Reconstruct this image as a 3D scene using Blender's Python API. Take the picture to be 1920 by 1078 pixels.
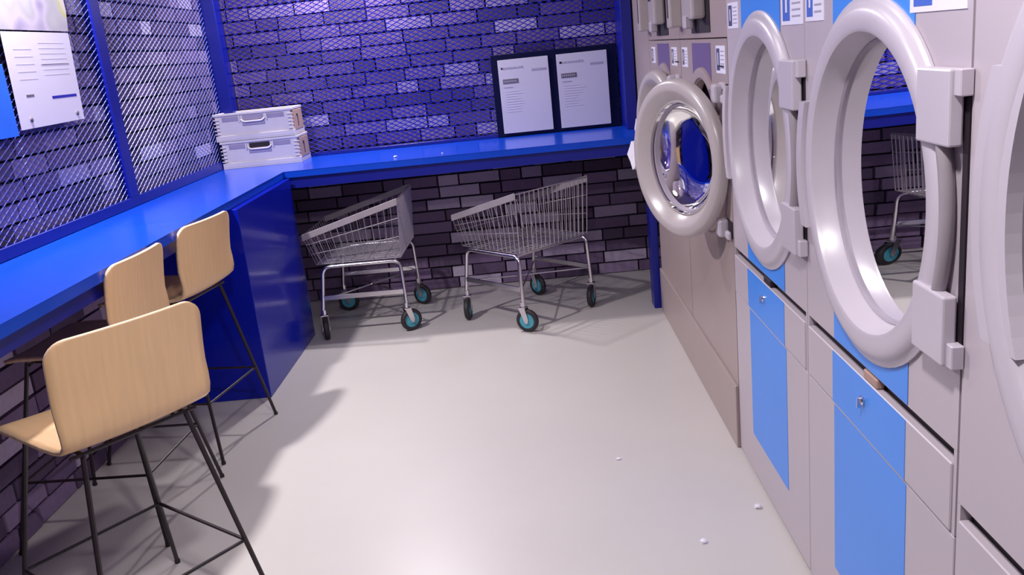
import bpy, bmesh, math, random
from math import sin, cos, pi, radians
from mathutils import Vector, Matrix
random.seed(7)
for o in list(bpy.data.objects):
    bpy.data.objects.remove(o, do_unlink=True)
scene = bpy.context.scene
COL = scene.collection

# ------------------------------------------------------------------ camera
H = 1.65
cd = bpy.data.cameras.new('camera'); cam = bpy.data.objects.new('camera', cd); COL.objects.link(cam)
cd.sensor_width = 36; cd.lens = 36 * 1653 / 1920; cd.clip_start = 0.02; cd.clip_end = 60
V = Vector((625., 6034., 1653.)).normalized(); D = Vector((10., -454., 1653.))
up = -V; d = (D - up * D.dot(up)).normalized(); r = d.cross(up)
M = Matrix((r, d, up))                    # camera (x right, y down, z forward) -> world
cx, cy, cz = M.col[0], M.col[1], M.col[2]
cam.matrix_world = Matrix(((cx[0], -cy[0], -cz[0], 0), (cx[1], -cy[1], -cz[1], 0), (cx[2], -cy[2], -cz[2], H), (0, 0, 0, 1)))
scene.camera = cam

# ------------------------------------------------------------------ world, lamps, exposure
w = bpy.data.worlds.new('world'); scene.world = w; w.use_nodes = True
w.node_tree.nodes['Background'].inputs[0].default_value = (0.8, 0.75, 1, 1)
w.node_tree.nodes['Background'].inputs[1].default_value = 0.03
scene.view_settings.view_transform = 'Standard'; scene.view_settings.look = 'None'
scene.view_settings.exposure = 0.55; scene.view_settings.gamma = 1; scene.view_settings.use_curve_mapping = False
# ceiling lamps: (x, y, watts, radius); the last two are added fill
LAMPS = [(-1.93, 3.5, 58, .06), (-1.05, 5.80, 36, .07), (-0.1, 1.1, 31, .10), (-0.55, 3.4, 4, .25), (-1.2, -0.8, 4, .15)]
ZC = 2.75

# ------------------------------------------------------------------ materials
def lin(c):
    return tuple(((x / 255) / 12.92 if x / 255 <= .04045 else ((x / 255 + .055) / 1.055) ** 2.4) for x in c)
def mat(name, rgb, rough=.5, metal=0., var=.06, scale=12., bump=0., coat=0., spec=.5, stretch=None, transmission=0.):
    m = bpy.data.materials.new(name); m.use_nodes = True
    nt = m.node_tree; b = nt.nodes['Principled BSDF']
    tc = nt.nodes.new('ShaderNodeTexCoord'); mp = nt.nodes.new('ShaderNodeMapping')
    nt.links.new(tc.outputs['Object'], mp.inputs[0])
    if stretch: mp.inputs['Scale'].default_value = stretch
    n = nt.nodes.new('ShaderNodeTexNoise'); n.inputs['Scale'].default_value = scale; n.inputs['Detail'].default_value = 4
    nt.links.new(mp.outputs[0], n.inputs['Vector'])
    rp = nt.nodes.new('ShaderNodeValToRGB')
    rp.color_ramp.elements[0].position = .3; rp.color_ramp.elements[1].position = .7
    rp.color_ramp.elements[0].color = (*[max(0, c * (1 - var)) for c in rgb], 1)
    rp.color_ramp.elements[1].color = (*[min(1, c * (1 + var)) for c in rgb], 1)
    nt.links.new(n.outputs['Fac'], rp.inputs[0]); nt.links.new(rp.outputs[0], b.inputs['Base Color'])
    b.inputs['Roughness'].default_value = rough; b.inputs['Metallic'].default_value = metal
    b.inputs['Specular IOR Level'].default_value = spec
    b.inputs['Coat Weight'].default_value = coat; b.inputs['Coat Roughness'].default_value = .08
    if bump:
        bp = nt.nodes.new('ShaderNodeBump'); bp.inputs['Strength'].default_value = bump; bp.inputs['Distance'].default_value = .004
        nt.links.new(n.outputs['Fac'], bp.inputs['Height']); nt.links.new(bp.outputs[0], b.inputs['Normal'])
    return m
def brick_mat():
    m = mat('brick_face', (.3, .2, .3), .75, bump=.5, scale=40)
    nt = m.node_tree; b = nt.nodes['Principled BSDF']
    oi = nt.nodes.new('ShaderNodeObjectInfo'); ge = nt.nodes.new('ShaderNodeNewGeometry')
    ad = nt.nodes.new('ShaderNodeMath'); ad.operation = 'ADD'
    nt.links.new(oi.outputs['Random'], ad.inputs[0]); nt.links.new(ge.outputs['Random Per Island'], ad.inputs[1])
    fr = nt.nodes.new('ShaderNodeMath'); fr.operation = 'FRACT'; nt.links.new(ad.outputs[0], fr.inputs[0])
    rp = nt.nodes.new('ShaderNodeValToRGB'); nt.links.new(fr.outputs[0], rp.inputs[0])
    e = rp.color_ramp.elements
    e[0].position = 0; e[0].color = (.085, .052, .112, 1)
    e[1].position = 1; e[1].color = (.66, .55, .74, 1)
    for p, c in ((.3, (.15, .092, .19)), (.6, (.22, .14, .28)), (.8, (.31, .215, .38)), (.88, (.48, .38, .56))):
        x = e.new(p); x.color = (*c, 1)
    old = next(l for l in nt.links if l.to_socket == b.inputs['Base Color'])
    src = old.from_socket; nt.links.remove(old)
    mx = nt.nodes.new('ShaderNodeMix'); mx.data_type = 'RGBA'; mx.blend_type = 'MULTIPLY'; mx.inputs[0].default_value = .35
    sc = next(n for n in nt.nodes if n.type == 'TEX_NOISE')
    nt.links.new(rp.outputs[0], mx.inputs[6]); nt.links.new(sc.outputs['Fac'], mx.inputs[7])
    nt.links.new(mx.outputs[2], b.inputs['Base Color'])
    return m
def glass_mat(name, tint, rough=.0, ior=1.5):
    m = bpy.data.materials.new(name); m.use_nodes = True; nt = m.node_tree
    nt.nodes.remove(nt.nodes['Principled BSDF']); out = nt.nodes['Material Output']
    tr = nt.nodes.new('ShaderNodeBsdfTransparent'); tr.inputs[0].default_value = (*tint, 1)
    gl = nt.nodes.new('ShaderNodeBsdfGlossy'); gl.inputs['Roughness'].default_value = rough; gl.inputs[0].default_value = (.95, .95, .95, 1)
    f = nt.nodes.new('ShaderNodeFresnel'); f.inputs[0].default_value = ior
    mx = nt.nodes.new('ShaderNodeMixShader')
    nt.links.new(f.outputs[0], mx.inputs[0]); nt.links.new(tr.outputs[0], mx.inputs[1]); nt.links.new(gl.outputs[0], mx.inputs[2])
    nt.links.new(mx.outputs[0], out.inputs[0])
    return m

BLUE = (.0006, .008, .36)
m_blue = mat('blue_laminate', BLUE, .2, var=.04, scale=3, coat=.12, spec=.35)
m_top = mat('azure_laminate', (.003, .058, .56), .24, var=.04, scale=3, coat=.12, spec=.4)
m_navy = mat('navy_board', (.001, .002, .03), .8, spec=.15)
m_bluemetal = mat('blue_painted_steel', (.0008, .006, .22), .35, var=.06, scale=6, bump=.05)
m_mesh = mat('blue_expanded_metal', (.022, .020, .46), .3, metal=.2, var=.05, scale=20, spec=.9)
m_meshlight = mat('blue_expanded_metal_glint', (.17, .22, .80), .42, metal=.1, var=.1, scale=20, spec=1.)  # same blue metal, specular shine of the rising strands put into its colour
m_brick = brick_mat()
m_mortar = mat('dark_mortar', (.022, .014, .03), .9, scale=60, bump=.4, var=.3)
m_floor = mat('pale_vinyl_floor', lin((193, 186, 184)), .34, var=.025, scale=1.6, spec=.45)
m_wall = mat('lavender_plaster', lin((110, 95, 120)), .8, var=.04)
m_ceil = mat('ceiling_paint', lin((110, 100, 120)), .8, var=.04)
m_wood = mat('pale_oak_plywood', lin((230, 188, 140)), .42, var=.05, scale=5, stretch=(1, 14, 1), coat=.1)
m_edge = mat('plywood_edge', lin((232, 196, 160)), .5, var=.12, scale=50)
m_black = mat('black_powder_coated_rod', (.018, .010, .014), .38, var=.2, scale=30)
m_body = mat('silver_grey_enamel', lin((184, 172, 182)), .33, var=.02, scale=2, spec=.5)
m_door = mat('pale_grey_plastic', lin((190, 180, 192)), .3, var=.02, scale=4, spec=.5)
m_doorw = mat('warm_grey_plastic', lin((176, 165, 166)), .28, var=.03, scale=4, spec=.5)
m_dryer = mat('brushed_steel_panel', lin((170, 152, 150)), .38, var=.03, scale=3, metal=.15)
m_gap = mat('dark_recess', (.012, .004, .012), .7)
m_stripe = mat('blue_vinyl_stripe', lin((62, 138, 236)), .35, var=.03, scale=3)
m_stripe_p = mat('purple_grey_sticker', lin((104, 84, 134)), .45, var=.04)
m_white = mat('white_label', lin((226, 222, 240)), .5, var=.02)
m_lblue = mat('label_blue_print', lin((58, 98, 196)), .5, var=.03)
m_lnavy = mat('label_navy_print', lin((66, 64, 110)), .5, var=.03)
m_lgrey = mat('label_grey_print', lin((160, 152, 176)), .6, var=.05)
m_dgrey = mat('dark_grey_print', lin((96, 88, 104)), .6, var=.08)
m_faint = mat('faint_print', lin((205, 197, 216)), .5, var=.02)
m_paper = mat('white_paper', lin((222, 214, 232)), .4, var=.03, scale=2)
m_poster = mat('grey_white_poster', lin((200, 194, 212)), .25, var=.03, scale=2)
m_ink = mat('blue_ink', lin((20, 20, 160)), .5)
m_drum = mat('perforated_drum_steel', (.10, .07, .12), .3, metal=.8, var=.3, scale=60)
m_rubber = mat('black_rubber', (.02, .016, .022), .6, var=.2)
m_gasket = mat('grey_rubber_gasket', (.34, .29, .36), .5)
m_chrome = mat('chromed_steel', (.72, .68, .72), .22, metal=1., var=.05)
m_wire = mat('plated_wire', (.55, .50, .55), .3, metal=.8, var=.05)
m_rim = mat('grey_plastic_rim', lin((150, 140, 148)), .45)
m_teal = mat('teal_hub_plastic', lin((70, 150, 170)), .4, var=.1, scale=20)
m_crate = mat('white_crate_plastic', lin((206, 198, 206)), .45, var=.04, scale=8)
m_crate_d = mat('grey_crate_panel', lin((150, 140, 168)), .5)
m_card = mat('brown_cardboard', lin((172, 140, 130)), .7, var=.08)
m_lever = mat('white_plastic_lever', lin((228, 222, 234)), .35)
m_lampm = bpy.data.materials.new('lamp_glow'); m_lampm.use_nodes = True
m_lampm.node_tree.nodes['Principled BSDF'].inputs['Emission Color'].default_value = (1, .95, .97, 1)
m_lampm.node_tree.nodes['Principled BSDF'].inputs['Emission Strength'].default_value = 6
m_glass = glass_mat('clear_door_glass', (.86, .82, .90))
m_glass_d = glass_mat('dark_door_glass', (.30, .24, .34), ior=1.33)
m_acryl = mat('clear_acrylic', (.6, .58, .65), .1)

def photo_mat():
    m = mat('printed_photo', (.6, .55, .6), .4)
    nt = m.node_tree; b = nt.nodes['Principled BSDF']
    n = next(x for x in nt.nodes if x.type == 'TEX_NOISE'); n.inputs['Scale'].default_value = 4.5; n.inputs['Detail'].default_value = 1
    rp = next(x for x in nt.nodes if x.type == 'VALTORGB'); e = rp.color_ramp.elements
    e[0].position = .3; e[0].color = (*lin((120, 110, 160)), 1); e[1].position = .75; e[1].color = (*lin((236, 214, 190)), 1)
    for p, c in ((.40, (200, 188, 208)), (.48, (178, 174, 184)), (.55, (190, 186, 192)), (.60, (202, 200, 128)), (.64, (220, 208, 206))):
        x = e.new(p); x.color = (*lin(c), 1)
    return m
m_photo = photo_mat()

# ------------------------------------------------------------------ helpers
def obj(name, bm, m, parent=None, loc=None, smooth=False, kind=None, label=None):
    me = bpy.data.meshes.new(name)
    bmesh.ops.recalc_face_normals(bm, faces=bm.faces[:])
    bm.to_mesh(me); bm.free()
    for mm in (m if isinstance(m, (list, tuple)) else [m]): me.materials.append(mm)
    if smooth:
        for p in me.polygons: p.use_smooth = True
        try: me.set_sharp_from_angle(angle=radians(38))
        except Exception: pass
    o = bpy.data.objects.new(name, me); COL.objects.link(o)
    if parent: o.parent = parent
    if loc: o.location = loc
    if kind: o['kind'] = kind
    if label: o['label'] = label
    return o
def tag(o, label, cat, group=None):
    o['label'] = label; o['category'] = cat
    if group: o['group'] = group
    return o
def thing(name, label, cat, loc=(0, 0, 0), rz=0, group=None):
    o = bpy.data.objects.new(name, None); COL.objects.link(o); o.empty_display_size = .1
    o.location = loc; o.rotation_euler = (0, 0, rz)
    return tag(o, label, cat, group)
def struct(name, bm, m, parent=None, **k):
    o = obj(name, bm, m, parent, **k)
    if not parent: o['kind'] = 'structure'
    return o
def box(bm, x0, x1, y0, y1, z0, z1, bev=0., mi=0, seg=1):
    r_ = bmesh.ops.create_cube(bm, size=1)
    vs = r_['verts']
    for v in vs:
        v.co = Vector(((x0 + x1) / 2 + v.co.x * (x1 - x0), (y0 + y1) / 2 + v.co.y * (y1 - y0), (z0 + z1) / 2 + v.co.z * (z1 - z0)))
    fs = set(f for v in vs for f in v.link_faces)
    for f in fs: f.material_index = mi
    if bev > 0:
        es = list(set(e for v in vs for e in v.link_edges))
        bmesh.ops.bevel(bm, geom=es, offset=bev, segments=seg, affect='EDGES', profile=.5)
    return bm
def nb(*a, **k): return box(bmesh.new(), *a, **k)
def tube(bm, pts, rad, n=8, closed=False):
    pts = [Vector(p) for p in pts]; rings = []
    N = len(pts); prev = None
    for i, p in enumerate(pts):
        if closed: t = (pts[(i + 1) % N] - pts[i - 1])
        else: t = pts[min(i + 1, N - 1)] - pts[max(i - 1, 0)]
        t.normalize()
        if prev is None:
            a = t.orthogonal().normalized()
        else:
            a = prev - t * prev.dot(t)
            a = a.normalized() if a.length > 1e-6 else t.orthogonal().normalized()
        prev = a; b = t.cross(a)
        rr = rad[i] if isinstance(rad, (list, tuple)) else rad
        rings.append([bm.verts.new(p + (a * cos(2 * pi * k / n) + b * sin(2 * pi * k / n)) * rr) for k in range(n)])
    for i in range(N if closed else N - 1):
        A = rings[i]; B = rings[(i + 1) % N]
        for k in range(n): bm.faces.new((A[k], A[(k + 1) % n], B[(k + 1) % n], B[k]))
    if not closed:
        bm.faces.new(rings[0][::-1]); bm.faces.new(rings[-1])
    return bm
def bend(pts, rad, seg=5):
    """round the corners of a polyline"""
    pts = [Vector(p) for p in pts]; out = [pts[0]]
    for i in range(1, len(pts) - 1):
        a = (pts[i - 1] - pts[i]).normalized(); b = (pts[i + 1] - pts[i]).normalized()
        for k in range(seg + 1):
            t = k / seg
            out.append((pts[i] + a * rad) * (1 - t) ** 2 + pts[i] * 2 * t * (1 - t) + (pts[i] + b * rad) * t ** 2)
    out.append(pts[-1]); return out
def lathe(bm, prof, n=64, close=True, mi=0, frame=None):
    """revolve (r, d) profile about local axis; frame maps (a, b, d) -> co, a,b in plane, d along the axis"""
    fr = frame or (lambda a, b, c: Vector((-c, a, b)))
    rings = []
    for (rr, dd) in prof:
        rings.append([bm.verts.new(fr(rr * cos(2 * pi * k / n), rr * sin(2 * pi * k / n), dd)) for k in range(n)])
    m_ = len(prof)
    for i in range(m_ if close else m_ - 1):
        A = rings[i]; B = rings[(i + 1) % m_]
        for k in range(n):
            f = bm.faces.new((A[k], A[(k + 1) % n], B[(k + 1) % n], B[k])); f.material_index = mi
    return rings
def disc(bm, prof, n=64, frame=None, mi=0):
    fr = frame or (lambda a, b, c: Vector((-c, a, b)))
    rings = lathe(bm, prof, n, False, mi, fr)
    f = bm.faces.new(rings[-1]); f.material_index = mi
    return bm
def panel_hole(x0, x1, y0, y1, z0, z1, yc, zc, R, n=64):
    """slab in the YZ plane (x0..x1 thick) with a round hole"""
    bm = bmesh.new(); ang = [2 * pi * k / n for k in range(n)]
    for cyy, czz in ((y0, z0), (y1, z0), (y1, z1), (y0, z1)):
        a = math.atan2(czz - zc, cyy - yc) % (2 * pi)
        k = min(range(n), key=lambda i: abs((ang[i] - a + pi) % (2 * pi) - pi)); ang[k] = a
    inn, out = [], []
    for a in ang:
        ca, sa = cos(a), sin(a); t = 1e9
        if ca > 1e-9: t = min(t, (y1 - yc) / ca)
        if ca < -1e-9: t = min(t, (y0 - yc) / ca)
        if sa > 1e-9: t = min(t, (z1 - zc) / sa)
        if sa < -1e-9: t = min(t, (z0 - zc) / sa)
        inn.append((yc + R * ca, zc + R * sa)); out.append((yc + t * ca, zc + t * sa))
    F = [[bm.verts.new((x, p[0], p[1])) for p in L] for x in (x0, x1) for L in (inn, out)]
    fi, fo, bi, bo = F
    for k in range(n):
        j = (k + 1) % n
        bm.faces.new((fi[k], fi[j], fo[j], fo[k])); bm.faces.new((bi[k], bo[k], bo[j], bi[j]))
        bm.faces.new((fi[k], bi[k], bi[j], fi[j])); bm.faces.new((fo[k], fo[j], bo[j], bo[k]))
    return bm

# ------------------------------------------------------------------ setting
XL, YB, XM = -2.08, 6.2, .744            # left brick wall, back brick wall, machine front plane
YF, XR = -2.2, 1.75
struct('floor', nb(XL - .12, XR, YF, YB + .12, -.05, 0), m_floor)
struct('ceiling', nb(XL - .12, XR, YF, YB + .12, ZC, ZC + .1), m_ceil)
wl = struct('wall_left', nb(XL - .12, XL - .012, YF, YB + .12, 0, ZC), m_mortar)
wb = struct('wall_back', nb(XL - .012, XR, YB + .012, YB + .12, 0, ZC), m_mortar)
struct('wall_right', nb(XR, XR + .1, YF, YB + .12, 0, ZC), m_wall)
struct('wall_front', nb(XL - .12, XR, YF - .1, YF, 0, ZC), m_wall)

# bricks: real pieces, shared meshes, each its own object
rb = random.Random(3)
def brick_mesh(i, flip):
    bm = bmesh.new(); L, Hh, T = 1., .071, .03
    if not flip: box(bm, -.5, .5, -T, 0, -Hh / 2, Hh / 2, 0)
    else: box(bm, 0, T, -.5, .5, -Hh / 2, Hh / 2, 0)
    for v in bm.verts:
        v.co.z += rb.uniform(-.003, .003)
        if (not flip and v.co.y < -T / 2): v.co.y += rb.uniform(-.004, .004)
        if (flip and v.co.x > T / 2): v.co.x += rb.uniform(-.004, .004)
    bmesh.ops.recalc_face_normals(bm, faces=bm.faces[:])
    me = bpy.data.meshes.new('brick'); bm.to_mesh(me); bm.free(); me.materials.append(m_brick); return me
def lay(parent, flip, a0, a1, z0, z1, key):
    meshes = [brick_mesh(i, flip) for i in range(5)]
    spots = []; z = z0 + .0415; row = 0
    while z < z1:
        a = a0 - rb.uniform(.02, .27)
        while a < a1:
            L = rb.choice((.24, .27, .29, .31, .15, .29))
            s, e = max(a, a0), min(a + L, a1)
            if e - s > .03: spots.append(((s + e) / 2, z, e - s - .012, rb.uniform(0, .006)))
            a += L
        z += .083; row += 1
    spots.sort(key=key)
    for (a, z, L, off) in spots[:298]:
        o = bpy.data.objects.new('brick', rb.choice(meshes)); COL.objects.link(o); o.parent = parent
        if not flip: o.location = (a, YB + .012 + .004 - off, z); o.scale = (L, 1, 1)
        else: o.location = (XL - .012 - .004 + off, a, z); o.scale = (1, L, 1)
    bm = bmesh.new()
    for (a, z, L, off) in spots[298:]:
        if not flip: box(bm, a - L / 2, a + L / 2, YB - .014 - off, YB + .016 - off, z - .0355, z + .0355)
        else: box(bm, XL - .016 + off, XL + .014 + off, a - L / 2, a + L / 2, z - .0355, z + .0355)
    if spots[298:]: obj('brickwork', bm, m_brick, parent, kind='stuff')
lay(wb, False, XL + .0, XR - .02, 0, ZC, lambda s: (abs(s[0] + .6) / 1.3) ** 2 + (abs(s[1] - 1.1) / 1.0) ** 2)
lay(wl, True, -2.1, YB - .03, 0, ZC, lambda s: (abs(s[0] - 4.6) / 1.7) ** 2 + (abs(s[1] - 1.45) / .8) ** 2)

# corner posts and end panels
struct('trim_1', nb(XL + .016, -1.955, 6.045, YB - .02, 1.05, ZC, .004), m_bluemetal)
struct('trim_2', nb(.665, .735, 5.83, YB - .02, 1.05, ZC, .004), m_bluemetal)
struct('trim_3', nb(XM, XM + .06, 5.215, YB - .02, 1.052, ZC, .002), m_dryer)
struct('trim_4', nb(.695, XM - .004, 5.24, 5.37, 0, .94, .003), m_bluemetal)
struct('baseboard_right', nb(XM - .012, XM + .1, 3.272, 5.2, 0, .268, .003), m_dryer)

# ------------------------------------------------------------------ counter
ct = thing('wall_counter', 'glossy blue laminate counter running along the mesh walls and round the corner', 'counter', (0, 0, 0))
bm = bmesh.new()
TZ = 1.05
def prism(bm, poly, z0, z1, bev=0):
    a = [bm.verts.new((x, y, z0)) for x, y in poly]; b = [bm.verts.new((x, y, z1)) for x, y in poly]
    bm.faces.new(a[::-1]); bm.faces.new(b)
    for i in range(len(poly)): bm.faces.new((a[i], a[(i + 1) % len(poly)], b[(i + 1) % len(poly)], b[i]))
    if bev: bmesh.ops.bevel(bm, geom=[e for e in bm.edges if all(abs(v.co.z - z1) < 1e-5 for v in e.verts)], offset=bev, segments=2, affect='EDGES')
    return bm
BL = [(XL + .018, -2.1), (-1.5, -2.1), (-1.5, 5.38), (XM - .003, 5.38), (XM - .003, YB - .02), (XL + .018, YB - .02)]
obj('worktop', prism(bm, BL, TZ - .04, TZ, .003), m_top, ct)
bm = bmesh.new()
box(bm, -1.55, -1.53, -2.1, 4.31, .95, TZ - .041)
obj('apron', bm, m_bluemetal, ct)
obj('apron', nb(-1.49, XM - .004, 5.405, 5.425, .94, TZ - .041), m_bluemetal, ct)
bm = bmesh.new()
box(bm, XL + .018, -1.462, 4.316, 5.36, .0, TZ - .042, .003)
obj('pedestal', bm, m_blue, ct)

# ------------------------------------------------------------------ expanded metal screens
def expmesh(bm, A0, A1, Z0, Z1, plane, P, W, Hh, mode):
    """mode 'back': plane y=P, strands along x ; mode 'left': plane x=P, strands along y. material 0 dark, 1 light"""
    na = int((A1 - A0) / W); nz = int((Z1 - Z0) / Hh)
    W = (A1 - A0) / na; Hh = (Z1 - Z0) / nz
    def pt(a, z, n): return Vector((a, P - n, z)) if mode == 'back' else Vector((P + n, a, z))
    vw = Vector((-2.04, 3.9, -.1)).normalized()
    for i in range(na * 2):
        for j in range(nz * 2):
            a0 = A0 + i * W / 2; z0 = Z0 + j * Hh / 2
            upw = (i + j) % 2 == 0
            s = pt(a0, z0 if upw else z0 + Hh / 2, 0); e = pt(a0 + W / 2, z0 + Hh / 2 if upw else z0, 0)
            ax = (e - s).normalized()
            if mode == 'left':
                wd = (vw - ax * vw.dot(ax)).normalized()
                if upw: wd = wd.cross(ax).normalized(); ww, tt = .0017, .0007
                else: ww, tt = .0022, .0005
            else:
                wd = (Vector((0, -.55, .83)) - ax * ax.dot(Vector((0, -.55, .83)))).normalized(); ww, tt = .0029, .0008
            nn = ax.cross(wd).normalized() * tt; wd = wd * ww
            vs = [bm.verts.new(p) for p in (s - wd - nn, s + wd - nn, s + wd + nn, s - wd + nn, e - wd - nn, e + wd - nn, e + wd + nn, e - wd + nn)]
            mi = 1 if (mode == 'left' and upw) else 0  # rising strands get the colour with the shine painted in
            for q in ((0, 1, 5, 4), (1, 2, 6, 5), (2, 3, 7, 6), (3, 0, 4, 7)):
                f = bm.faces.new([vs[k] for k in q]); f.material_index = mi
    return bm
def rawobj(name, bm, m, parent, kind):
    me = bpy.data.meshes.new(name); bm.to_mesh(me); bm.free()
    for mm in m: me.materials.append(mm)
    o = bpy.data.objects.new(name, me); COL.objects.link(o); o.parent = parent; o['kind'] = kind; return o
XS = XL + .045
sl = thing('mesh_screen', 'blue framed expanded metal screen on the left brick wall above the stools', 'screen', (0, 0, 0))
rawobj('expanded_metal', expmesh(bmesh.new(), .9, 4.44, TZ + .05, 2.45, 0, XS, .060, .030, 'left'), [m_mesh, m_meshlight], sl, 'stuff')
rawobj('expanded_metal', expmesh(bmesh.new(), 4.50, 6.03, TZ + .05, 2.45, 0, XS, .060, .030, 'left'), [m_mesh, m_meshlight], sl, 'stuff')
obj('frame_rail', nb(XL + .018, XS + .012, .8, 6.04, TZ + .002, TZ + .052, .002), m_bluemetal, sl)
obj('frame_rail', nb(XL + .018, XS + .012, .8, 6.04, 2.44, 2.50, .002), m_bluemetal, sl)
obj('frame_post', nb(XL + .018, XS + .014, 4.42, 4.52, TZ + .052, 2.44, .002), m_bluemetal, sl)
obj('frame_post', nb(XL + .018, XS + .014, .8, .9, TZ + .052, 2.44, .002), m_bluemetal, sl)
YS = YB - .045
sb = thing('mesh_screen', 'blue expanded metal screen over the back brick wall behind the crates', 'screen', (0, 0, 0))
rawobj('expanded_metal', expmesh(bmesh.new(), -1.94, .66, TZ + .02, 2.45, 0, YS, .060, .030, 'back'), [m_mesh, m_meshlight], sb, 'stuff')
obj('frame_rail', nb(-1.95, .66, YS - .012, YB - .02, TZ + .002, TZ + .022, .001), m_bluemetal, sb)
obj('frame_rail', nb(-1.95, .66, YS - .012, YB - .02, 2.44, 2.5, .001), m_bluemetal, sb)

# notice board and two notices on the back wall
nbd = tag(obj('notice_board', nb(-.19, .655, YS - .028, YS - .016, TZ + .004, 1.60, .002), m_navy), 'dark blue board behind the two printed notices on the back counter', 'board')
def notice(x0, x1, label, seed):
    rr = random.Random(seed); y = YS - .034
    t = thing('notice', label, 'notice', ((x0 + x1) / 2, y, 1.075))
    hw = (x1 - x0) / 2; hh = .49
    obj('sheet', nb(-hw, hw, -.003, .003, 0, hh, .001), m_poster, t)
    def pr(a0, a1, z0, z1, m): obj('printed_text', nb(a0, a1, -.0042, -.0030, z0, z1), m, t)
    pr(-hw + .02, -hw + .035, hh - .062, hh - .05, m_lgrey)
    x = -hw + .02
    for k in range(9):                                     # heading, letter-like strokes
        wd = rr.uniform(.008, .018); pr(x, x + wd, hh - .062, hh - .05 + rr.uniform(-.002, .002), m_lgrey); x += wd + .004
    x = hw - .115
    for k in range(6):
        wd = rr.uniform(.01, .02); pr(x, x + wd, hh - .088, hh - .074, m_lgrey); x += wd + .002
    pr(-hw + .025, -hw + .13, hh - .158, hh - .128, m_dgrey)
    x = -hw + .031
    for k in range(7): pr2 = obj('printed_text', nb(x, x + .008, -.0050, -.0042, hh - .149, hh - .137), m_lgrey, t); x += .013
    pr(-hw + .03, -hw + .09, hh - .185, hh - .179, m_lgrey)
    for k in range(9): pr(-hw + .035, -hw + .035 + rr.uniform(.08, .16), hh - .21 - k * .017, hh - .2075 - k * .017, m_faint)
notice(-.145, .195, 'left one of the two white printed notices standing over the back counter', 1)
notice(.25, .59, 'right one of the two white printed notices, with round light glints, nearest the dryers', 2)

# papers on the left screen
def lb(y0, y1, z0, z1, d, m, name, t, **k):   # thin sheet on the left screen
    return obj(name, nb(XS + .02 + d, XS + .0203 + d, y0, y1, z0, z1), m, t, **k)
t = thing('notice', 'white notice sheet with a blue printed bar hung on the left mesh screen', 'notice', (0, 0, 0))
bm = bmesh.new()
pts = [(3.57, 1.52), (4.10, 1.525), (4.125, 1.905), (3.585, 1.905)]
for dx in (0, .002):
    pass
A = [bm.verts.new((XS + .022, y, z)) for y, z in pts]; B = [bm.verts.new((XS + .0245, y, z)) for y, z in pts]
bm.faces.new(A); bm.faces.new(B[::-1])
for i in range(4): bm.faces.new((A[i], A[(i + 1) % 4], B[(i + 1) % 4], B[i]))
obj('sheet', bm, m_paper, t)
lb(3.86, 4.075, 1.628, 1.640, .0045, m_ink, 'printed_bar', t, label='blue printed bar')
lb(3.66, 3.72, 1.645, 1.655, .0045, m_dgrey, 'printed_text', t)
for k in range(5): lb(3.64, 3.78, 1.835 - k * .03, 1.838 - k * .03, .0045, m_faint, 'printed_text', t)
for k in range(7): lb(3.84, 4.06, 1.86 - k * .022, 1.8625 - k * .022, .0045, m_faint, 'printed_text', t)
lb(3.83, 4.07, 1.768, 1.774, .0045, m_lgrey, 'printed_text', t)
for y in (3.655, 4.045):
    b2 = disc(bmesh.new(), [(.010, 0), (.010, .004), (.004, .006)], 16, lambda a, b, c, y=y: Vector((XS + .0245 + c, y + a, 1.555 + b)))
    obj('fixing_screw', b2, m_dgrey, t)
# curved printed picture above it
bm = bmesh.new(); pts = [(3.45, 1.912), (4.13, 1.912), (4.15, 2.0)] + [(4.15 - .14 * (1 - cos(a * pi / 20)), 2.0 + .3 * sin(a * pi / 20)) for a in range(1, 9)] + [(3.45, 2.30)]
A = [bm.verts.new((XS + .022, y, z)) for y, z in pts]; B = [bm.verts.new((XS + .0245, y, z)) for y, z in pts]
bm.faces.new(A); bm.faces.new(B[::-1])
for i in range(len(pts)): bm.faces.new((A[i], A[(i + 1) % len(pts)], B[(i + 1) % len(pts)], B[i]))
tag(obj('printed_picture', bm, m_photo), 'colour printed picture with a curved edge above the white notice sheet', 'poster')
tag(obj('blue_sign', nb(XS + .02, XS + .023, 3.15, 3.545, 1.50, 1.78, .001), mat('bright_blue_card', lin((40, 110, 235)), .4)), 'bright blue sign card cut off by the left edge of the view', 'sign')

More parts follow.
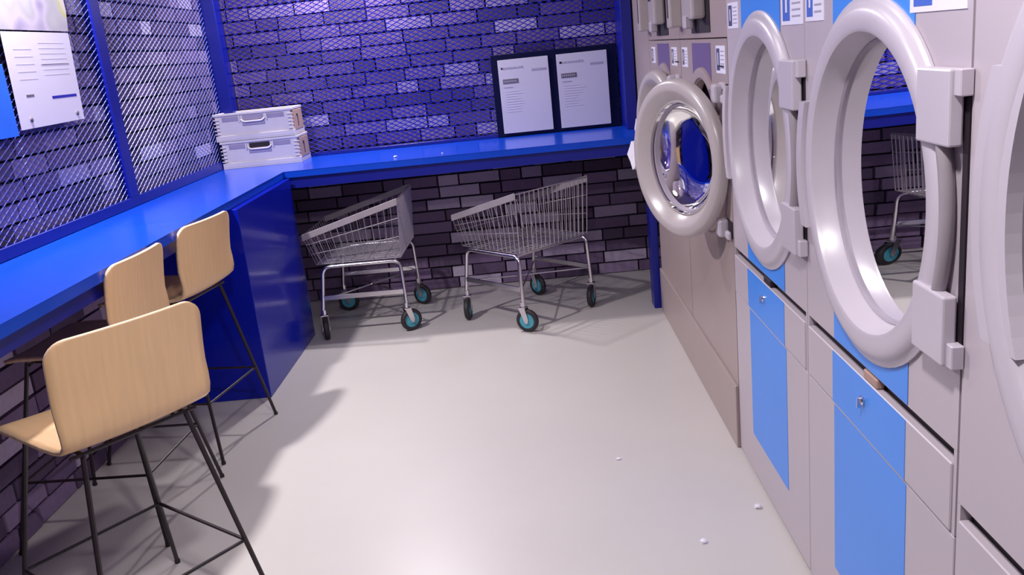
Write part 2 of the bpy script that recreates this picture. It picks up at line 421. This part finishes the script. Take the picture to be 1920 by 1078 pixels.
# ------------------------------------------------------------------ crates
def crate(name, label, z, dx, slot_dark):
    t = thing(name, label, 'crate', (-1.762 + dx, 5.985, z), 0, 'folding crates stacked on the counter corner')
    hx, hy, h = .262, .138, .178
    bm = bmesh.new()                     # open shell with floor
    box(bm, -hx, hx, -hy, hy, 0, .008)
    box(bm, -hx + .012, hx - .012, -hy + .010, -hy + .018, .008, h - .002)
    box(bm, -hx + .012, hx - .012, hy - .018, hy - .010, .008, h - .002)
    box(bm, -hx + .010, -hx + .018, -hy + .018, hy - .018, .008, h - .002)
    box(bm, hx - .018, hx - .010, -hy + .018, hy - .018, .008, h - .002)
    obj('shell', bm, m_crate, t)
    bm = bmesh.new()                     # upper lip and lower band
    for (z0, z1) in ((h - .016, h), (.008, .036)):
        box(bm, -hx, hx, -hy, -hy + .012, z0, z1, .002); box(bm, -hx, hx, hy - .012, hy, z0, z1, .002)
        box(bm, -hx, -hx + .012, -hy + .012, hy - .012, z0, z1, .002); box(bm, hx - .012, hx, -hy + .012, hy - .012, z0, z1, .002)
    obj('rim', bm, m_crate, t)
    for sx in (-1, 1):
        bm = bmesh.new()
        for k in range(5): box(bm, *sorted((sx * hx, sx * (hx - .035))), -hy - .001, -hy + .011, .045 + k * .023, .052 + k * .023, .001)
        obj('corner_ribs', bm, m_crate, t)
        obj('side_window', nb(*sorted((sx * .095, sx * .205)), -hy + .006, -hy + .0098, h - .052, h - .024), m_crate_d, t)
        obj('stiffener', nb(*sorted((sx * .085, sx * .094)), -hy, -hy + .0098, h - .062, h - .018), m_crate, t)
    obj('handle_opening', nb(-.068, .068, -hy + .006, -hy + .0098, h - .052, h - .022), m_gap if slot_dark else m_crate_d, t)
    bm = bmesh.new(); tube(bm, bend([(-.08, -hy + .004, h - .045), (-.06, -hy - .003, h - .062), (.06, -hy - .003, h - .062), (.08, -hy + .004, h - .045)], .012), .0055)
    obj('handle', bm, m_crate, t)
    obj('handle_backing', nb(-.075, .075, -hy + .005, -hy + .0099, h - .088, h - .054, .002), m_crate_d, t)
    obj('end_panel', nb(hx - .0099, hx + .002, -hy + .03, hy - .02, .03, h - .02, .002), m_card, t, label='brownish end panel')
    bm = nb(hx + .0021, hx + .005, -.02, -.012, .05, .13); box(bm, hx + .0021, hx + .005, -.035, -.012, .118, .13)
    obj('latch', bm, m_gap, t)
    return t
crate('folding_crate', 'bottom white folding crate with a dark handle opening, standing on the blue counter corner', TZ + .001, .006, True)
crate('folding_crate', 'top white folding crate with a closed grey handle opening, resting on the other crate', TZ + .182, -.008, False)

# ------------------------------------------------------------------ stools
def stool(label, x, y, fa):
    """fa: direction the sitter faces (angle of local +x)"""
    t = thing('bar_stool', label, 'bar stool', (x, y, 0), fa, 'wooden bar stools along the left counter')
    prof = [(-.262, 1.055), (-.255, 1.02), (-.246, .97), (-.238, .92), (-.231, .87), (-.225, .82), (-.219, .785), (-.207, .757), (-.184, .740), (-.150, .734),
            (-.09, .733), (-.03, .734), (.03, .735), (.09, .737), (.16, .737), (.20, .733), (.235, .724)]
    L = [0.]
    for i in range(1, len(prof)): L.append(L[-1] + math.dist(prof[i - 1], prof[i]))
    T = L[-1]; nv = 18; hw = .222; rc = .055
    # finer sampling near the ends for rounded corners
    ss = sorted(set([rc * (1 - cos(k * pi / 12)) for k in range(7)] + [T - rc * (1 - cos(k * pi / 12)) for k in range(7)] + [v for v in L if rc < v < T - rc]))
    def at(s):
        for i in range(1, len(L)):
            if s <= L[i] + 1e-9:
                u = (s - L[i - 1]) / (L[i] - L[i - 1]); return (prof[i - 1][0] * (1 - u) + prof[i][0] * u, prof[i - 1][1] * (1 - u) + prof[i][1] * u)
        return prof[-1]
    bm = bmesh.new(); rows = []
    for s in ss:
        px, pz = at(s)
        e = min(s, T - s); wd = hw
        if e < rc: wd = hw - rc + math.sqrt(max(0, rc * rc - (rc - e) ** 2))
        mid = math.exp(-((s - .33) / .06) ** 2); wd -= .004 * mid
        bk = max(0, min(1, (.30 - s) / .12))              # how much of the back we are in
        row = []
        for k in range(nv + 1):
            v = -wd + 2 * wd * k / nv; q = (v / hw) ** 2
            row.append(bm.verts.new((px + .022 * q * bk, v, pz + .010 * q * (1 - bk))))
        rows.append(row)
    for i in range(len(rows) - 1):
        for k in range(nv): bm.faces.new((rows[i][k], rows[i][k + 1], rows[i + 1][k + 1], rows[i + 1][k]))
    o = obj('seat_shell', bm, [m_wood, m_edge], t, smooth=True)
    md = o.modifiers.new('thickness', 'SOLIDIFY'); md.thickness = .013; md.offset = 0; md.material_offset_rim = 1
    top, bot = .155, .268
    zt = .716
    for sx in (-1, 1):
        for sy in (-1, 1):
            e_ = .035 if sx > 0 else 0
            bm = bmesh.new(); tube(bm, [(sx * top - .01 + e_ * .7, sy * top, zt), (sx * bot + e_, sy * bot, .004)], .0078)
            obj('leg', bm, m_black, t)
            bm = bmesh.new(); tube(bm, [(sx * bot + e_, sy * bot, 0), (sx * bot + e_, sy * bot, .012)], .010); obj('foot_cap', bm, m_black, t)
    def P(sx, sy, z):
        u = (zt - z) / (zt - .004); return (sx * (top + (bot - top) * u) - .01 * (1 - u) + (.035 * (.7 + .3 * u) if sx > 0 else 0), sy * (top + (bot - top) * u), z)
    for a, b, z in (((-1, -1), (-1, 1), .27), ((1, -1), (1, 1), .27), ((-1, -1), (1, -1), .27), ((-1, 1), (1, 1), .27)):
        bm = bmesh.new(); tube(bm, [P(*a, z), P(*b, z)], .0055); obj('rung', bm, m_black, t)
    bm = bmesh.new()
    tube(bm, [(-.165, -.19, zt), (-.165, .19, zt)], .006); tube(bm, [(.14, -.19, zt), (.14, .19, zt)], .006)
    tube(bm, [(-.165, -.155, zt), (.14, -.155, zt)], .006); tube(bm, [(-.165, .155, zt), (.14, .155, zt)], .006)
    obj('seat_frame', bm, m_black, t)
    return t
stool('nearest wooden bar stool, turned at an angle, its whole pale back and dark legs showing', -1.298, 2.37, math.atan2(.6, -.8))
stool('middle wooden bar stool tucked against the counter edge, half hidden by the turned one', -1.715, 3.17, pi - radians(3))
stool('farthest wooden bar stool beside the blue pedestal, its seat visible left of its back', -1.685, 3.86, pi - radians(10))

# ------------------------------------------------------------------ laundry carts
def cart(label, x, y, rz, grp='wire laundry carts parked under the back counter', cr=(0, 0, 0, 0)):
    """local x: from the low end to the high end; local y: width; origin at the centre of the four wheels"""
    t = thing('laundry_cart', label, 'laundry cart', (x, y, 0), rz, grp)
    a, b = .25, .30; zt = .455
    for sy in (-1, 1):
        bm = bmesh.new(); tube(bm, bend([(-a - .02, sy * b, .165), (-a + .02, sy * (b - .01), zt), (a, sy * (b - .01), zt), (a + .01, sy * b, .165)], .05, 6), .0115, 10)
        obj('leg_frame', bm, m_chrome, t, smooth=True)
        obj('brace', nb(-a, a, sy * b - .006, sy * b + .006, .245, .275, .002), m_chrome, t)
    bm = bmesh.new()
    tube(bm, [(-a, -b, .25), (a, b, .25)], .005); tube(bm, [(-a, b, .25), (a, -b, .25)], .005)
    obj('cross_rod', bm, m_chrome, t)
    bm = bmesh.new(); tube(bm, [(a - .03, -b + .01, zt), (a - .03, b - .01, zt)], .008); tube(bm, [(-a + .06, -b + .01, zt), (-a + .06, b - .01, zt)], .008)
    obj('cross_bar', bm, m_chrome, t)
    i = 0
    for sx in (-1, 1):
        for sy in (-1, 1):
            ca = cr[i]; i += 1
            R = Matrix.Rotation(ca, 4, 'Z'); org = Vector((sx * (a + .005) - (.01 if sx < 0 else 0), sy * b, 0))
            c = bpy.data.objects.new('caster', None)
            bm = bmesh.new()
            def TB(bm2):
                for v in bm2.verts: v.co = R @ v.co + org
                return bm2
            box(bm, -.022, .022, -.024, .024, .146, .154, .002)
            tube(bm, [(0, 0, .152), (0, 0, .185)], .015)
            for s in (-1, 1):
                f = [(-.020, .148), (.020, .148), (.036, .080), (.032, .056), (.014, .056)]
                vs = [[bm.verts.new((px + .0, s * yy, pz)) for px, pz in f] for yy in (.020, .0235)]
                bm.faces.new(vs[0]); bm.faces.new(vs[1][::-1])
                for k in range(5): bm.faces.new((vs[0][k], vs[0][(k + 1) % 5], vs[1][(k + 1) % 5], vs[1][k]))
            bm.verts.ensure_lookup_table()
            o = obj('caster', TB(bm), m_chrome, t)
            fr = lambda p, q, c_: R @ Vector((.022 + p, c_, .070 + q)) + org
            bm = bmesh.new(); lathe(bm, [(.048, -.017), (.062, -.016), (.070, -.008), (.070, .008), (.062, .016), (.048, .017)], 28, True, 0, fr)
            obj('tyre', bm, m_rubber, o, smooth=True)
            bm = bmesh.new(); rr = lathe(bm, [(.012, -.0175), (.030, -.012), (.047, -.0135), (.047, .0135), (.030, .012), (.012, .0175)], 28, False, 0, fr)
            bm.faces.new(rr[0]); bm.faces.new(rr[-1])
            obj('hub', bm, m_teal, o, smooth=True, label='teal wheel hub')
    # basket: floor trapezoid and flaring wire walls
    zb = .475
    bx0, bx1, by = -.265, .262, .29
    tx0, tx1, ty = -.325, .285, .305
    def lo(u, s): return Vector((bx0 + (bx1 - bx0) * u, s * by, zb))
    def hi(u, s): return Vector((tx0 + (tx1 - tx0) * u, s * ty, .665 + (.835 - .665) * u))
    for s in (-1, 1):                                   # sloping sides
        bm = bmesh.new(); n = 15
        for k in range(n): u = k / (n - 1); tube(bm, [lo(u, s), hi(u, s)], .0024, 6)
        for q in (.36, .68): tube(bm, [lo(0, s).lerp(hi(0, s), q), lo(1, s).lerp(hi(1, s), q)], .0024, 6)
        o = obj('side_wires', bm, m_wire, t, kind='stuff')
        bm = bmesh.new(); p, q = hi(0, s), hi(1, s)
        d_ = Vector((0, 0, -.040))
        vs = []
        for yy in (-.005, .005):
            for pp in (p, q, q + d_, p + d_): vs.append(bm.verts.new(pp + Vector((0, yy, .006))))
        for f in ((0, 1, 2, 3), (7, 6, 5, 4), (0, 4, 5, 1), (1, 5, 6, 2), (2, 6, 7, 3), (3, 7, 4, 0)): bm.faces.new([vs[i_] for i_ in f])
        bmesh.ops.bevel(bm, geom=bm.edges[:], offset=.002, segments=1, affect='EDGES')
        obj('rim_bar', bm, m_rim, t)
    for u, nm in ((0, 'low_end_wires'), (1, 'high_end_wires')):
        bm = bmesh.new(); n = 13 if u == 0 else 17
        for k in range(n): v = k / (n - 1); tube(bm, [lo(u, -1).lerp(lo(u, 1), v), hi(u, -1).lerp(hi(u, 1), v)], .0024 if u == 0 else .0034, 6)
        tube(bm, [hi(u, -1) + Vector((0, 0, -.004)), hi(u, 1) + Vector((0, 0, -.004))], .0036, 6)
        if u == 0: tube(bm, [lo(0, -1).lerp(hi(0, -1), .5), lo(0, 1).lerp(hi(0, 1), .5)], .0024, 6)
        obj(nm, bm, m_wire, t, kind='stuff')
    bm = bmesh.new()
    for k in range(20): v = k / 19; tube(bm, [lo(0, -1).lerp(lo(0, 1), v), lo(1, -1).lerp(lo(1, 1), v)], .0024, 6)
    for k in range(6): u = k / 5; tube(bm, [lo(u, -1), lo(u, 1)], .003, 6)
    obj('floor_wires', bm, m_wire, t, kind='stuff')
    return t
# wheels at left cart: (-1.33,5.27),(-.85,5.26),(-.87,5.86);  right cart: (-.454,5.38),(-.10,5.0),(.32,5.46)
cart('left wire laundry cart beside the blue pedestal, square to the wall under the counter', -1.09, 5.56, radians(-1), cr=(radians(-75), 0, radians(35), radians(-30)))
cart('right wire laundry cart turned at an angle, its tall wire end facing the washers', -.068, 5.42, math.atan2(-.38, .354), cr=(radians(-50), 0, radians(22), radians(-60)))

# ------------------------------------------------------------------ front-load machines
def mlabel(t, yc, zc, wy, hz, m1, side=-1):
    """white machine label with a coloured block and text lines; side -1: block towards larger y (image left)"""
    o = obj('label_sticker', nb(-.0018, 0, yc - wy / 2, yc + wy / 2, zc - hz / 2, zc + hz / 2), m_white, t)
    obj('printed_block', nb(-.0026, -.0018, yc + wy * .08, yc + wy * .42, zc - hz * .4, zc + hz * .4), m1, o)
    for k in range(5):
        obj('printed_text', nb(-.0026, -.0018, yc - wy * .4, yc - wy * .02, zc + hz * (.28 - k * .15), zc + hz * (.32 - k * .15)), m_lgrey, o)
    obj('printed_text', nb(-.0032, -.0026, yc + wy * .2, yc + wy * .28, zc - hz * .2, zc + hz * .25), m_white, o)
    return o
def ring_door(t, yc, zc, R, Rg, dp, m, glass, frame=None, n=72):
    fr0 = frame or (lambda a, b, c: Vector((-c, yc + a, zc + b)))
    bm = bmesh.new(); k = R / .395
    lathe(bm, [(R + .014 * k, .001), (R + .014 * k, .006), (R + .002, .010), (R, .012), (R - .006 * k, .018 * k), (R - .018 * k, .023 * k), (R - .052 * k, .025 * k), (R - .060 * k, .021 * k),
               (R - .064 * k, .012 * k), (Rg + .006, -.034 * k), (Rg, -.040 * k), (Rg, -.050 * k), (R - .052 * k, -.052 * k), (R - .052 * k, .001)], n, True, 0, fr0)
    d_ = obj('door', bm, m, t, smooth=True)
    bm = bmesh.new(); lathe(bm, [(Rg + .008, -.036 * k), (Rg + .004, -.033 * k), (Rg - .002, -.037 * k), (Rg - .002, -.043 * k), (Rg - .001, -.047 * k)], n, True, 0, fr0)
    obj('gasket', bm, m_gasket, d_, smooth=True)
    return d_, fr0
def washer(name, label, yc, w, zc, R, slot, zdr, grp, blue=True, labels=(), ztop=2.06, dp=.032, lw=(.014, .026)):
    t = thing(name, label, 'washing machine', (XM, yc, 0), 0, grp)
    h = w / 2 - .0025
    s0, s1 = slot
    obj('chassis', nb(.03, .72, -h, h, .0, ztop - .002), m_gap if False else m_body, t)
    obj('upper_panel', panel_hole(0, .029, -h, h, s1, ztop, 0, zc, R - .053 * R / .395), m_body, t)
    obj('recess_shade', nb(.020, .029, -h + .015, h - .015, s0 - .01, s1 - .001), m_gap, t)  # near-black sheet, puts the shade inside the slot into colour
    obj('drawer_end', nb(0.0, .029, -h, -h + .012, zdr, s1 - .001), m_body, t); obj('drawer_end', nb(0.0, .029, h - .012, h, zdr, s1 - .001), m_body, t)
    dr = obj('drawer', nb(-.004, .0195, -h + .013, h - .013, zdr + .004, s0, .0025), m_body, t)
    lp = obj('lower_panel', nb(0, .029, -h, h, .012, zdr - .003, .002), m_body, t)
    sw = .222
    if blue:
        for sg, ze in ((1, ztop - .002), (-1, s1 + .002)):
            bm = bmesh.new(); rr = R - .02; A_ = []; B_ = []
            for j in range(17):
                y = -sw + 2 * sw * j / 16
                A_.append([bm.verts.new((x, y, ze)) for x in (-.0012, -.0001)]); B_.append([bm.verts.new((x, y, zc + sg * math.sqrt(rr * rr - y * y))) for x in (-.0012, -.0001)])
            for j in range(16):
                for q in (0, 1): bm.faces.new((A_[j][q], A_[j + 1][q], B_[j + 1][q], B_[j][q]))
                bm.faces.new((A_[j][0], A_[j][1], A_[j + 1][1], A_[j + 1][0])); bm.faces.new((B_[j][0], B_[j][1], B_[j + 1][1], B_[j + 1][0]))
            obj('blue_stripe', bm, m_stripe, t)
        obj('blue_stripe', nb(-.0052, -.004, -sw, sw, zdr + .006, s0 - .002), m_stripe, dr)
        obj('blue_stripe', nb(-.0012, 0, -sw, sw, .17, zdr - .006), m_stripe, lp)
    # keyhole on the drawer
    bm = bmesh.new(); disc(bm, [(.012, .004), (.012, .010), (.008, .013)], 16, lambda a, b, c: Vector((-c, .012 + a, (s0 + zdr) / 2 + .02 + b)))
    box(bm, -.020, -.010, .010, .014, (s0 + zdr) / 2 + .002, (s0 + zdr) / 2 + .026)
    obj('drawer_lock', bm, m_chrome, dr)
    obj('drawer_handle', nb(-.002, .018, -.06, .02, s0 + .001, s1 - .006, .003), m_card if name == 'washing_machine' and blue and yc < 2.2 else m_gap, dr)
    door, fr = ring_door(t, 0, zc, R, .314 * R / .395, dp, m_door, m_glass_d)
    k = R / .395; Rg = .314 * k
    bm = bmesh.new(); disc(bm, [(Rg - .002, -.043 * k), (Rg * .8, -.044 * k), (Rg * .5, -.045 * k), (Rg * .2, -.0455 * k)], 64, fr)
    obj('door_glass', bm, m_glass_d, door, smooth=True, label='dark reflective door glass')
    # hinge brackets and hinge bar on the side nearer the camera (-y)
    yo = -R - .042 * k
    for s in (1, -1):
        bm = bmesh.new(); z0, z1 = zc + s * .135 * k, zc + s * .268 * k; z0, z1 = min(z0, z1), max(z0, z1)
        box(bm, -dp, -.006, yo, -R + .088 * k, z0, z1, .004, seg=2)
        box(bm, -dp + .008, -.001, yo - .022, yo + .004, (z1 - .045) if s > 0 else z0, z1 if s > 0 else (z0 + .045), .002)
        obj('hinge_bracket', bm, m_door, door)
    bm = bmesh.new()
    pts = [(-.016, -math.sqrt(max(0, (R + .012) ** 2 - q * q)) + .0, zc + q) for q in [(-.135 + .27 * k_ / 12) * k for k_ in range(13)]]
    tube(bm, pts, .013, 10); obj('hinge_bar', bm, m_rim, door, smooth=True)
    bm = nb(-.003, -.0005, yo - .012, yo + .006, zc - .26 * k, zc + .26 * k)
    obj('hinge_gap', bm, m_gap, t)
    # latch plate on the far side
    bm = bmesh.new(); A_ = []
    for j in range(15):
        q = (-.165 + .33 * j / 14) * k; yy = math.sqrt((R + .004) ** 2 - q * q)
        A_.append(((yy - lw[0]), (yy + lw[1]), q))
    vs = [[[bm.verts.new((x, y_, zc + q)) for y_ in (a0, a1)] for (a0, a1, q) in A_] for x in (-dp, -.004)]
    for j in range(14):
        for L_ in (0, 1): bm.faces.new((vs[L_][j][0], vs[L_][j][1], vs[L_][j + 1][1], vs[L_][j + 1][0]))
        for e in (0, 1): bm.faces.new((vs[0][j][e], vs[0][j + 1][e], vs[1][j + 1][e], vs[1][j][e]))
    for j in (0, 14): bm.faces.new((vs[0][j][0], vs[0][j][1], vs[1][j][1], vs[1][j][0]))
    obj('latch_plate', bm, m_door, door)
    # drum behind the glass
    bm = bmesh.new(); disc(bm, [(Rg + .004, -.085), (R - .02, -.09), (R - .02, -.42), (.02, -.43)], 48, lambda a, b, c: Vector((.03 - c, a, zc + b)))
    # hollow chassis opening: drum sits in front of the chassis plate
    return t, bm, labels
def finish(tup):
    t, bm, labels = tup
    o = obj('drum', bm, m_drum, t, smooth=True)
    for (y, z, wy, hz, m1) in labels: mlabel(t, y, z, wy, hz, m1)
    return t
# the chassis must be hollow: rebuild as open box walls
def hollow(t, h, ztop, depth=.72):
    for c in list(t.children):
        if c.name.startswith('chassis'): bpy.data.objects.remove(c, do_unlink=True)
    bm = bmesh.new()
    box(bm, .03, depth, -h, -h + .008, 0, ztop); box(bm, .03, depth, h - .008, h, 0, ztop)
    box(bm, .03, depth, -h + .008, h - .008, ztop - .012, ztop - .002); box(bm, depth - .01, depth, -h + .008, h - .008, 0, ztop - .012)
    box(bm, .0302, .05, -h + .008, h - .008, 0, .80)
    obj('chassis', bm, m_body, t)
GW = 'stacked front load washers on the right'
u = washer('washing_machine', 'smaller-looking silver washer with blue stripe, directly beside the steel dryers', 2.8225, .875, 1.276, .39, (.812, .842), .664, None,
           labels=((.335, 1.675, .145, .085, m_lnavy), (-.335, 1.685, .19, .11, m_lblue)))
hollow(finish(u), .435, 2.06)
u = washer('washing_machine', 'silver washer with blue stripe and large dark door glass, second from the right edge', 1.945, .88, 1.276, .39, (.812, .842), .664, None,
           labels=((.355, 1.69, .135, .11, m_lblue), (-.31, 1.69, .22, .11, m_lblue)))
hollow(finish(u), .4375, 2.06)
u = washer('washing_machine', 'largest silver washer cut off by the right edge of the view', .902, 1.20, 1.33, .525, (.712, .744), .52, None, blue=False, dp=.030, lw=(.105, .0))
hollow(finish(u), .5975, 2.06)

# ---- two steel dryer columns with open doors
def dryer(label, yc, w, ang, hy, lab):
    t = thing('dryer_column', label, 'dryer', (XM, yc, 0), 0, 'steel dryer columns at the far right')
    h = w / 2 - .002; zc = 1.15; R = .335
    bm = bmesh.new()
    box(bm, .03, .7, -h, -h + .008, .27, ZC - .1); box(bm, .03, .7, h - .008, h, .27, ZC - .1); box(bm, .69, .7, -h + .008, h - .008, .27, ZC - .1)
    box(bm, .11, .7, -h + .008, h - .008, 0.0, .27)
    obj('chassis', bm, m_dryer, t)
    obj('front_panel', panel_hole(0, .029, -h, h, .272, 1.60, 0, zc, .29), m_dryer, t)
    obj('upper_front_panel', nb(0, .029, -h, h, 1.604, ZC - .1, .002), m_dryer, t)
    bm = bmesh.new(); lathe(bm, [(R + .005, .0), (R + .002, .010), (R - .012, .014), (.298, .010), (.288, -.01), (.288, -.03), (.30, -.03), (.30, -.001)], 56, True, 0, lambda a, b, c: Vector((-c, a, zc + b)))
    obj('opening_collar', bm, m_dryer, t, smooth=True)
    bm = bmesh.new(); disc(bm, [(.29, -.028), (.33, -.06), (.33, -.42), (.05, -.43)], 48, lambda a, b, c: Vector((-c, a, zc + b)))
    obj('drum', bm, m_drum, t, smooth=True)
    # sticker above the opening with an arched lower edge
    bm = bmesh.new(); top = []; bot = []
    for k in range(25):
        y = -.185 + .37 * k / 24; top.append(bm.verts.new((-.0014, y, 1.585))); bot.append(bm.verts.new((-.0014, y, zc + math.sqrt((R + .006) ** 2 - y * y))))
    for k in range(24): bm.faces.new((top[k], top[k + 1], bot[k + 1], bot[k]))
    ex = bmesh.ops.extrude_face_region(bm, geom=bm.faces[:]); bmesh.ops.translate(bm, vec=(.0013, 0, 0), verts=[v for v in ex['geom'] if isinstance(v, bmesh.types.BMVert)])
    obj('arched_sticker', bm, m_stripe_p, t, label='purple grey sticker over the opening')
    for (y, z, wy, hz, m1) in lab: mlabel(t, y, z, wy, hz, m1)
    # recessed pocket with pale lever, above the sticker, and a slotted box at the far side
    obj('pocket', nb(-.003, 0, -.20, .17, 1.625, 1.93), m_gap, t)
    lv = obj('lever', nb(-.045, -.003, .0, .15, 1.69, 1.95, .008, seg=2), m_doorw, t)
    obj('lever_tip', nb(-.052, -.012, .05, .11, 1.645, 1.70, .006), m_door, lv)
    obj('lever_slot', nb(-.0465, -.045, .025, .125, 1.80, 1.815), m_gap, lv)
    obj('knob', nb(-.06, -.003, -.14, -.05, 1.68, 1.86, .012, seg=2), m_doorw, t)
    sbx = obj('slotted_box', nb(-.06, 0, h - .10, h - .01, 1.655, 1.96, .010, seg=2), m_doorw, t)
    obj('slot', nb(-.0615, -.060, h - .07, h - .045, 1.70, 1.86), m_gap, sbx)
    obj('slot', nb(-.003, 0, -h + .05, -h + .14, 1.498, 1.504), m_gap, t)
    obj('handle_plate', nb(-.010, 0, -h + .02, -h + .11, 1.42, 1.445, .002), m_door, t)
    # door hinged near the camera-side, ajar
    sa, ca = sin(ang), cos(ang); Rd = .318; cu = Rd + .02
    def fr(a, b, c):        # a along the door plane away from hinge, c outwards
        aa = cu + a
        return Vector((-.004 - sa * aa - ca * c, hy + ca * aa - sa * c, zc - .004 + b))
    bm = bmesh.new(); Rg = .225
    lathe(bm, [(Rd, -.006), (Rd, .014), (Rd - .006, .026), (Rd - .018, .034), (Rd - .040, .036), (Rd - .050, .032), (Rg + .008, -.004), (Rg, .0), (Rg - .002, -.012), (Rg + .03, -.020), (Rd - .01, -.016)], 72, True, 0, fr)
    d_ = obj('door', bm, m_doorw, t, smooth=True)
    bm = bmesh.new(); disc(bm, [(Rg - .001, -.004), (Rg - .012, -.030), (Rg - .035, -.060), (Rg - .075, -.080), (Rg - .13, -.088), (.03, -.09)], 56, fr)
    obj('door_glass', bm, m_glass, d_, smooth=True, label='clear bulging glass bowl')
    bm = bmesh.new(); lathe(bm, [(Rg + .010, -.018), (Rg + .004, -.034), (Rg - .018, -.034), (Rg - .012, -.016)], 56, True, 0, fr); obj('gasket', bm, m_gasket, d_, smooth=True)
    # latch (pale hook at the free edge)
    bm = bmesh.new(); poly = [(Rd - .004, -.055), (Rd + .020, -.070), (Rd + .036, -.035), (Rd + .060, -.004), (Rd + .034, .030), (Rd + .018, .055), (Rd - .004, .050)]
    A_ = [bm.verts.new(fr(p, q, .004)) for p, q in poly]; B_ = [bm.verts.new(fr(p, q, .026)) for p, q in poly]
    bm.faces.new(A_); bm.faces.new(B_[::-1])
    for k in range(len(poly)): bm.faces.new((A_[k], A_[(k + 1) % 7], B_[(k + 1) % 7], B_[k]))
    obj('latch', bm, m_lever, d_, label='white plastic latch')
    # hinge knuckles on the machine
    for s in (1, -1):
        zz = zc + s * .255
        k_ = obj('hinge', nb(-.040, 0, hy + .075, hy + .135, zz - .035, zz + .035, .010, seg=2), m_door, t)
        obj('hinge_pocket', nb(-.003, .0, hy + .012, hy + .10, zz - .03, zz + .035), m_gap, t)
        bm = nb(-.022, -.004, hy + .014, hy + .06, zz - .035, zz - .002, .008, seg=2); obj('hinge_arm', bm, m_door, k_)
    return t
dryer('nearer steel dryer column beside the washers, its round door ajar with white latch', 3.732, .935, radians(23), -.475, ((-.36, 1.525, .15, .10, m_lnavy), (.36, 1.525, .13, .085, m_dgrey)))
dryer('farther steel dryer column at the end of the row, mostly hidden behind the open round door', 4.70, .99, radians(9), -.45, ((-.33, 1.525, .15, .085, m_dgrey), (.33, 1.525, .13, .085, m_dgrey)))

# ------------------------------------------------------------------ scraps of lint
def scrap(label, x, y, z, s, seed):
    rr = random.Random(seed); bm = bmesh.new(); bmesh.ops.create_icosphere(bm, subdivisions=2, radius=s)
    for v in bm.verts: v.co *= rr.uniform(.75, 1.2); v.co.z *= .6; v.co.z = max(v.co.z, -s * .4)
    o = obj('lint_scrap', bm, m_lever, None, (x, y, z + s * .4), smooth=True); return tag(o, label, 'lint')
scrap('white lint scrap alone on the open floor, nearest the camera', .46, 2.61, 0, .012, 1)
scrap('white lint scrap on the floor against the washers', .69, 2.80, 0, .013, 2)
scrap('small white lint scrap in the middle of the floor farther off', .25, 3.26, 0, .009, 3)
scrap('small white scrap lying on the blue counter by the back wall', -.83, 5.56, TZ, .012, 4)
scrap('tiny white scrap on the back counter right of the other one', -.53, 5.52, TZ, .006, 5)

# ------------------------------------------------------------------ ceiling lamps (out of the frame), last two added as fill
wh = ['over the left counter halfway along', 'over the back counter near the corner', 'above the aisle beside the washers', 'added as fill over the middle of the floor', 'added as fill behind the camera']
for i, (x, y, e, rad) in enumerate(LAMPS):
    t = thing('ceiling_lamp', 'round white ceiling lamp ' + wh[i], 'lamp', (x, y, ZC))
    r0 = max(rad, .07)
    fr = lambda a, b, c: Vector((a, b, -c))
    bm = bmesh.new(); lathe(bm, [(r0 + .03, 0), (r0 + .03, .02), (r0 + .002, .026), (r0 + .002, 0)], 32, True, 0, fr); obj('lamp_ring', bm, m_lever, t)
    bm = bmesh.new(); disc(bm, [(r0, .001), (r0, .012), (.01, .016)], 32, fr); obj('diffuser', bm, m_lampm, t)
    ld = bpy.data.lights.new('lamp_light', 'AREA'); ld.shape = 'DISK'; ld.size = rad * 2; ld.energy = e; ld.color = (1, .965, .965)
    lo_ = bpy.data.objects.new('lamp_light', ld); COL.objects.link(lo_); lo_.parent = t; lo_.location = (0, 0, -.035)
